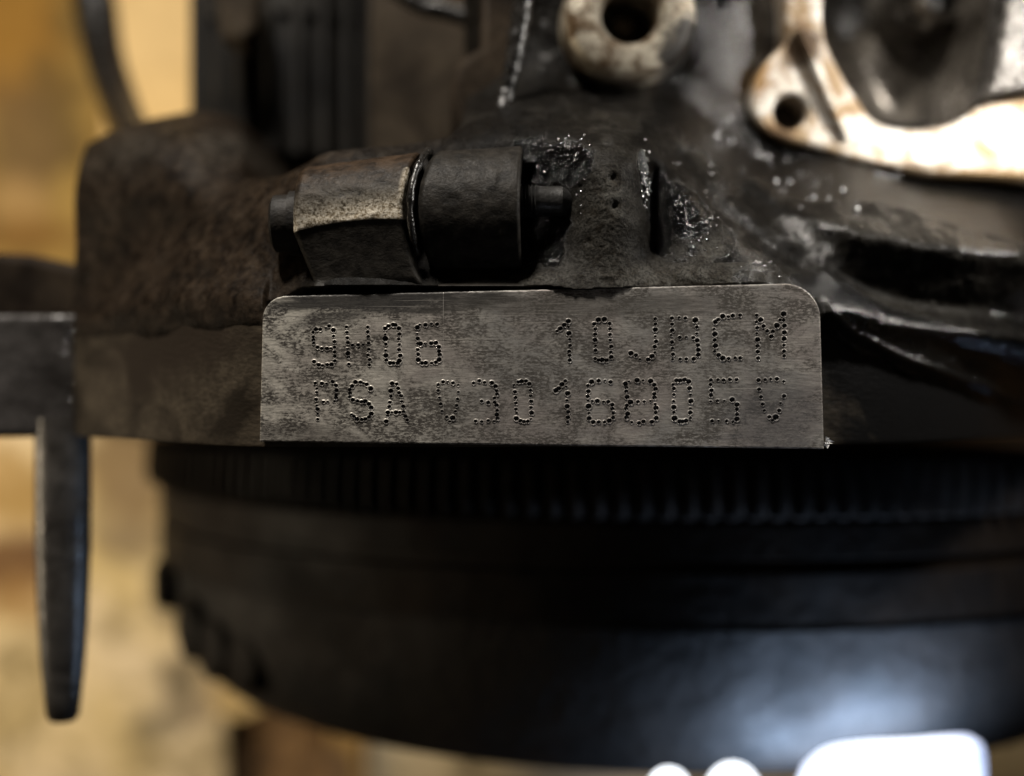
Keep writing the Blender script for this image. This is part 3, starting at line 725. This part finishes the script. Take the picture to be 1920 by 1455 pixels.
# ---- hollow boss at the top ------------------------------------------------------------------------
c = P(1182, 22, -28)
lathe('hollow_boss', (c.x, c.y, -48), (0, 0, 1), [(0, 10.2), (15, 9.5), (18.6, 9.25), (19.5, 8.9), (20, 8.2), (20.0, 5.2), (19.6, 4.9), (18.2, 4.0), (17.6, 3.9), (4, 3.9)], 72, M_ring, block, caps=False, sharp=40, jit=.004)
lathe('bolt_shank', (c.x-.3, c.y-.3, -48), (0, 0, 1), [(0, 1.5), (14, 1.5), (15, 1.1), (15.4, .3)], 20, M_panel, block)
lathe('boss_bore_floor', (c.x, c.y, -45.5), (0, 0, 1), [(0, 3.9), (.5, 3.8)], 24, M_hole, block)
# rib with a glossy oily edge, left of it
rib = spline([P(985, -60, -24), P(975, 40, -24), P(962, 120, -24), P(948, 180, -24), P(938, 232, -22)], 8)
tube('oily_rib', rib, [1.5-.5*i/len(rib)+.12*math.sin(i*1.9) for i in range(len(rib))], M_black, block, 14)
slab('web_plate', [p[:2] for p in [P(846, 160, -40), P(862, 118, -40), P(900, 96, -40), P(905, -80, -40), P(1000, -80, -40), P(960, 262, -40), P(846, 262, -40)]], -56, -38, M_brown, block, 1.2)
slab('side_panel', [p[:2] for p in [P(694, -90, -80), P(880, -90, -80), P(880, 320, -80), P(690, 320, -80)]], -95, -80, M_panel, block, .8)
pl = spline([P(740, -20, -57), P(790, 10, -57), P(850, 25, -57), P(920, 50, -57)], 6)
tube('panel_ridge', pl, 1.5, M_black, block)

# ---- aluminium port flange ------------------------------------------------------------------------
ZP = -40.0
def pp(L, z=ZP): return [tuple(P(x, y, z)[:2]) for x, y in L]
def smooth_loop(L, n=5):
    pts = [Vector((x, y, 0)) for x, y in L]; m = len(pts); out = []
    for i in range(m):
        q = [pts[(i-1) % m], pts[i], pts[(i+1) % m], pts[(i+2) % m]]
        for j in range(n):
            t = j/n
            v = .5*((2*q[1])+(q[2]-q[0])*t+(2*q[0]-5*q[1]+4*q[2]-q[3])*t*t+(-q[0]+3*q[1]-3*q[2]+q[3])*t**3)
            out.append((v.x, v.y))
    return out
outer = smooth_loop(pp([(1475, -60), (1472, 20), (1470, 78), (1440, 112), (1416, 150), (1408, 200), (1428, 240), (1468, 262), (1530, 278), (1610, 302), (1720, 326), (1850, 334), (2010, 336), (2030, 250), (2030, 165), (1940, 168), (1860, 182), (1815, 216), (1760, 237), (1695, 241), (1642, 226), (1612, 190), (1574, 130), (1548, 70), (1543, 10), (1548, -60)]), 4)
hole = circle(P(1482, 210, ZP)[:2], 2.55, 26)
pf_o = slab('port_flange', outer, ZP-9, ZP, M_alu, block, .7, [hole])
pf_o['label'] = 'bright stained aluminium flange around the dark port'
lathe('flange_bolt_hole', (P(1482, 210, ZP).x, P(1482, 210, ZP).y, ZP-10), (0, 0, 1), [(0, 3.0), (1, 3.0)], 24, M_hole, block)
rim_l = spline([P(1500, 60, ZP+1), P(1530, 130, ZP+1), P(1560, 200, ZP+1), P(1590, 262, ZP+.6)], 8)
tube('flange_ridge', rim_l, [1.1-.4*i/len(rim_l) for i in range(len(rim_l))], M_alu, block, 12)
# port cavity
M_port = mat_grime('port_wall', (.03, .025, .02), (.14, .125, .105), (.18, .4), .12, .5, .5, .9)
inn = pp([(1548, -60), (1543, 10), (1548, 70), (1574, 130), (1612, 190), (1642, 226), (1695, 241), (1760, 237), (1815, 216), (1838, 150), (1858, 40), (1866, -60)])
inn = [(p.x, p.y) for p in spline([(a, b, 0) for a, b in inn], 6)]
V = []; F = []; cx = sum(p[0] for p in inn)/len(inn); cy = inn[0][1]
lv = [(ZP-2, 1.02), (ZP-6, 1.0), (ZP-14, .95), (ZP-24, .84), (ZP-30, .6), (ZP-32, .1)]
for z, s in lv:
    for x, y in inn: V.append((cx+(x-cx)*s, cy+(y-cy)*s, z))
n = len(inn)
for j in range(len(lv)-1):
    for i in range(n-1): F.append((j*n+i, j*n+i+1, (j+1)*n+i+1, (j+1)*n+i))
mesh('port_wall', V, F, M_port, block, True, 60)
c = P(1755, 30, -52)
lathe('port_guide', (c.x+1, c.y+6, -72), (.05, -.1, 1), [(0, 6.8), (16, 6.2), (19, 5.6), (20, 4.6), (20.1, 3.6), (19.5, 3.3), (10, 3.2)], 48, M_port, block, caps=False, jit=.01)
# outer wall of the port on the right
pw = pp([(1842, 185), (1860, 120), (1874, 30), (1880, -60), (2030, -60), (2030, 160), (1930, 172)], -38)
slab('port_side_wall', pw, -56, -36, mat_grime('speckled_grey_metal', (.05, .045, .04), (.16, .15, .14), (.15, .4), .2, .9, .5, .8, .5), block, .8)

slab('crankcase_wall', [(8, 14), (100, 14), (100, 110), (8, 110)], -110, -78, M_black, block, 1)
# ---- oil beads added for glints, tilted between lamp and camera ---------------------------------------------------------------
def droplets(spec, name='glint_droplets'):
    rnd = random.Random(5); nu, nv = 12, 7
    tv = np.array([(math.sin(math.pi*j/nv)*math.cos(2*math.pi*i/nu), math.sin(math.pi*j/nv)*math.sin(2*math.pi*i/nu), math.cos(math.pi*j/nv)) for j in range(nv+1) for i in range(nu)])
    tf = np.array([(j*nu+i, (j+1)*nu+i, (j+1)*nu+(i+1) % nu, j*nu+(i+1) % nu) for j in range(nv) for i in range(nu)])
    VV = []; FF = []; c = 0
    for (px, py, rx, ry, z, n, r0, r1, lt) in spec:
        for _ in range(n):
            a, b = rnd.gauss(0, .5)*rx, rnd.gauss(0, .5)*ry
            q = P(px+a, py+b, z); h = HZ(q.x, q.y); q = P(px+a, py+b, h); h = HZ(q.x, q.y)
            r = r0*.35+(r1-r0*.35)*rnd.random()**2.2
            p = Vector((q.x, q.y, h)); hv = ((Vector(lt)-p).normalized()+(Vector((0, 0, D))-p).normalized()).normalized()
            hv = (hv+Vector((rnd.gauss(0, .09), rnd.gauss(0, .09), 0))).normalized(); _, ua, va = frame(hv)
            R3 = np.array([ua*r, va*r*rnd.uniform(.8, 1.3), hv*r*.2])
            VV.append(tv @ R3+np.array([q.x, q.y, h+r*.12])); FF.append(tf+c*len(tv)); c += 1
    V, F = np.concatenate(VV), np.concatenate(FF)
    me = bpy.data.meshes.new(name); me.from_pydata((V*MM).tolist(), [], F.tolist()); me.validate()
    me.polygons.foreach_set('use_smooth', [True]*len(me.polygons))
    o = link(name, me, mat_simple('black_oil', (.004, .0035, .003), .09), block)
    o['kind'] = 'stuff'
    return o
LI, LO = (98, 60, 10), (-90, 350, 105)
droplets([(1400, 90, 22, 60, -44, 16, .5, .62, LI), (1360, 235, 26, 30, -30, 16, .5, .62, LI), (1440, 285, 50, 25, -40, 18, .5, .62, LI), (1520, 350, 80, 40, -28, 16, .5, .62, LI), (1605, 390, 8, 20, -22, 4, .5, .62, LI), (1330, 300, 60, 60, -22, 12, .3, .5, LI),
          (1110, 150, 60, 30, -33, 8, .35, .6, LO), (1680, 330, 120, 10, -44, 14, .5, .62, LI), (160, 370, 30, 10, -42, 3, .22, .4, LO), (152, 525, 8, 6, -41, 2, .3, .45, LO),
          (1065, 300, 50, 45, -3, 42, .36, .22, LO), (1092, 345, 20, 45, -2, 26, .32, .18, LO), (1212, 330, 9, 60, -2, 70, .22, .32, LI), (1212, 330, 9, 60, -2, 30, .36, .26, LO), (1312, 410, 60, 80, -5, 44, .34, .20, LO), (1440, 500, 60, 18, -3, 14, .2, .2, LO), (1760, 640, 140, 40, -11, 40, .08, .2, LO)])
# more beads added to make glints on the stud boss
HZ = lambda x, y: ZB
ZB = -37.2; droplets([(122, 622, 16, 36, ZB, 14, .25, .5, LO), (128, 730, 16, 90, ZB, 10, .2, .4, LO)], 'boss_glint_droplets')
ZB = -39.2; droplets([(186, 640, 6, 50, ZB, 10, .25, .5, LO), (184, 740, 6, 60, ZB, 6, .2, .4, LO)], 'boss_glint_droplets')

# ---- bright burr on the pad corner ----------------------------------------------------------------
bm = bmesh.new(); rnd = random.Random(3)
for k in range(9):
    p0 = P(1546+rnd.uniform(0, 4), 820+rnd.uniform(0, 18), -.6); an = rnd.uniform(-.5, .55); L = rnd.uniform(.2, .5)+(.5 if k < 2 else 0)
    d = Vector((math.cos(an), math.sin(an), rnd.uniform(-.2, .3)))*L; w = Vector((-math.sin(an), math.cos(an), rnd.uniform(-.6, .6)))*rnd.uniform(.12, .3)
    vs = [bm.verts.new((p0+q)*MM) for q in (-w, w, d, Vector((0, 0, -.3)))]
    for f3 in ((0, 1, 2), (1, 0, 3), (2, 1, 3), (0, 2, 3)): bm.faces.new([vs[i] for i in f3])
me = bpy.data.meshes.new('metal_burr'); bm.to_mesh(me); bm.free()
o = link('metal_burr', me, mat_simple('bare_burr_metal', (.95, .94, .92), .4, .2), block)
o['label'] = 'bright torn metal burr at the pad corner'

# ================================================================== FLYWHEEL AND CLUTCH COVER
FX, FZ, KW = 33.0, -163.0, 1.234   # deep behind the pad
wheel = empty('flywheel', (FX, -35, FZ), 'large dark flywheel with toothed ring gear and clutch cover under the number pad', 'flywheel')
def ring(name, prof, mat, parent, segs=240, tooth=None, a0=math.radians(10), a1=math.radians(175), skip=None):
    """surface of revolution about the Y axis through (FX, FZ), upper half that can be seen; prof (y, r)"""
    V = []; F = []; prof = [(y*KW, 118-(95-r)*KW) for y, r in prof]
    for i in range(segs+1):
        th = a0+(a1-a0)*i/segs
        for j, (y, r) in enumerate(prof):
            rr = r
            if tooth and tooth[0] <= j <= tooth[1]:
                rr = r-KW*tooth[2]*(1 if (i % 4) < 2 else 0)
            V.append((FX+rr*math.cos(th), y, FZ+rr*math.sin(th)))
    n = len(prof)
    for i in range(segs):
        for j in range(n-1):
            if skip and skip(i, j): continue
            a = i*n+j; F.append((a, a+1, a+n+1, a+n))
    return mesh(name, V, F, mat, parent, True, 30)
ring('ring_gear', [(-8.6, -30), (-8.6, 92.6), (-9.2, 94.6), (-14.6, 95), (-16.2, 94.6), (-16.6, 92.5), (-16.6, 88)], M_wheel, wheel, 440, (1, 5, 2.0), -.1, math.pi+.1)
ring('flywheel_body', [(-16.7, 80), (-16.7, 91.6), (-17.4, 92.4), (-21.5, 92.5), (-21.8, 91.6), (-23.2, 91.6), (-23.6, 92.5), (-29.8, 92.4), (-29.9, 80)], M_wheel, wheel, 200, None, -.1, math.pi+.1)
segs = 260
def win(i, j):
    th = math.degrees(-.1+(math.pi+.2)*i/segs)
    return j == 3 and any(a < th < b for a, b in ((122, 128),))
ring('clutch_cover', [(-30.1, 84), (-30.1, 90.5), (-31, 91.0), (-36, 90.6), (-41, 89.6), (-45, 88.0), (-48.4, 85.8), (-50.8, 83.0), (-52.2, 80.2), (-52.7, 77), (-52.7, 40)], M_cover, wheel, segs, None, -.1, math.pi+.1)
ring('pressure_plate', [(-30.5, 60), (-30.5, 84), (-43, 83), (-46.5, 76), (-46.5, 50)], M_hole, wheel, 120, None, -.1, math.pi+.1)
def lug(th, y, w, h, r, nm='cover_lug'):
    y *= KW; w *= KW; h *= KW; r = 118-(95-r)*KW
    t = math.radians(th); c = Vector((FX+r*math.cos(t), y, FZ+r*math.sin(t)))
    return lathe(nm, c-Vector((math.cos(t), 0, math.sin(t)))*4, (math.cos(t), 0, math.sin(t)), [(0, w), (4, w), (4+h*.8, w*.9), (4+h, w*.6)], 6 if nm == 'cover_bolt' else 18, M_wheel, wheel, sharp=40)
lug(158, -33.5, 4.6, 3.2, 91); lug(148, -38.5, 5.4, 3.0, 90); lug(143, -40.5, 5.2, 2.6, 89.5); lug(138, -41.5, 4.6, 2.0, 89)


# ================================================================== STARTER MOTOR AND HOSE (upper left, far back)
cm = P(520, 100, -95)
motor = empty('starter_motor', (cm.x, cm.y, -130), 'dark round starter motor body standing behind the block at the upper left', 'motor')
rm = 175/16*(D+95)/D
lathe('motor_case', (cm.x, P(0, 330, -95).y, -95-rm*.6), (0, 1, 0), [(0, rm*.80), (2, rm*.93), (5, rm), (26, rm), (26.5, rm*.96), (29, rm*.96), (29.5, rm*1.02), (60, rm*1.02), (61, rm*.98), (70, rm*.9)], 64, M_motor, motor)
slab('solenoid_bracket', [p[:2] for p in [P(400, -60, -76), P(478, -60, -76), P(482, 50, -76), P(455, 86, -76), P(412, 70, -76)]], -84, -76, M_panel, motor, 1.5)
for k in range(9):
    a = math.radians(25+k*16.25); fc = Vector((cm.x+rm*1.0*math.cos(a), 0, -95-rm*.6+rm*1.0*math.sin(a)))
    tube('case_rib', [(fc.x, P(0, 270, -80).y, fc.z), (fc.x, 95, fc.z)], 1.3, M_motor, motor, 8)
hs = spline([P(150, -160, -150), P(180, 20, -140), P(196, 110, -130), P(226, 200, -110), P(258, 270, -80)], 8)
h = tube('rubber_hose', hs, [5.2-.06*i for i in range(len(hs))], M_black)
h['label'] = 'black rubber hose crossing the golden oil soaked cardboard'; h['category'] = 'hose'

# ================================================================== LED WORK LAMP (bottom right)
lamp = empty('work_lamp', (30, -50, 24), 'small LED work lamp glowing cold white at the bottom right', 'lamp')
M_led = mat_simple('led_lens', (.9, .9, .9), .3, 0, (.80, .89, 1.0), 3.0)
ZL = 42.0
def mat_lens():
    t = NT('led_lens_core'); q = P(1690, 1500, 42)
    m = t.spot(q.x, q.y, 9.6, 7.2, t.noise(.05, 1))
    t.l(t.mix(m, (.30, .48, 1.0), (.92, .96, 1.0)), t.b.inputs['Emission Color'])
    t.l(t.math('ADD', t.math('MULTIPLY', m, 3.2), .8), t.b.inputs['Emission Strength'])
    return t.out((.8, .8, .8), .3)
M_lens = mat_lens()
def px_at(L, z): return [tuple(P(x, y, z)[:2]) for x, y in L]
lens = smooth_loop(px_at([(1515, 1470), (1535, 1440), (1570, 1418), (1640, 1408), (1720, 1404), (1790, 1397), (1832, 1396), (1846, 1412), (1850, 1480), (1850, 1560), (1515, 1560)], ZL), 4)
slab('lamp_lens', lens, ZL-3, ZL, M_lens, lamp, .6)
for px, w in ((1262, 36), (1385, 46)):
    c = P(px, 1498, ZL)
    lathe('side_led', (c.x, c.y, ZL-3), (0, 0, 1), [(0, w/22.2), (1.8, w/22.2), (2.6, w/22.2*.8), (3.0, w/22.2*.4)], 28, M_led, lamp)
slab('lamp_housing', px_at([(1200, 1560), (1870, 1560), (1870, 1800), (1200, 1800)], ZL-3), ZL-18, ZL-3.2, M_motor, lamp, 2.0)
l = bpy.data.lights.new('wheel_fill', 'AREA'); l.shape = 'RECTANGLE'; l.size = 34*MM; l.size_y = 10*MM; l.energy = .075; l.spread = math.radians(150); l.color = (.52, .70, 1.0)  # added unseen light beside the wheel, standing in for the lamp's glow
lo = bpy.data.objects.new('wheel_fill', l); COL.objects.link(lo); lo.location = Vector((58, -68, -47))*MM
lo.rotation_euler = (Vector((50, -46, -60))-Vector((58, -68, -47))).to_track_quat('-Z', 'Y').to_euler()
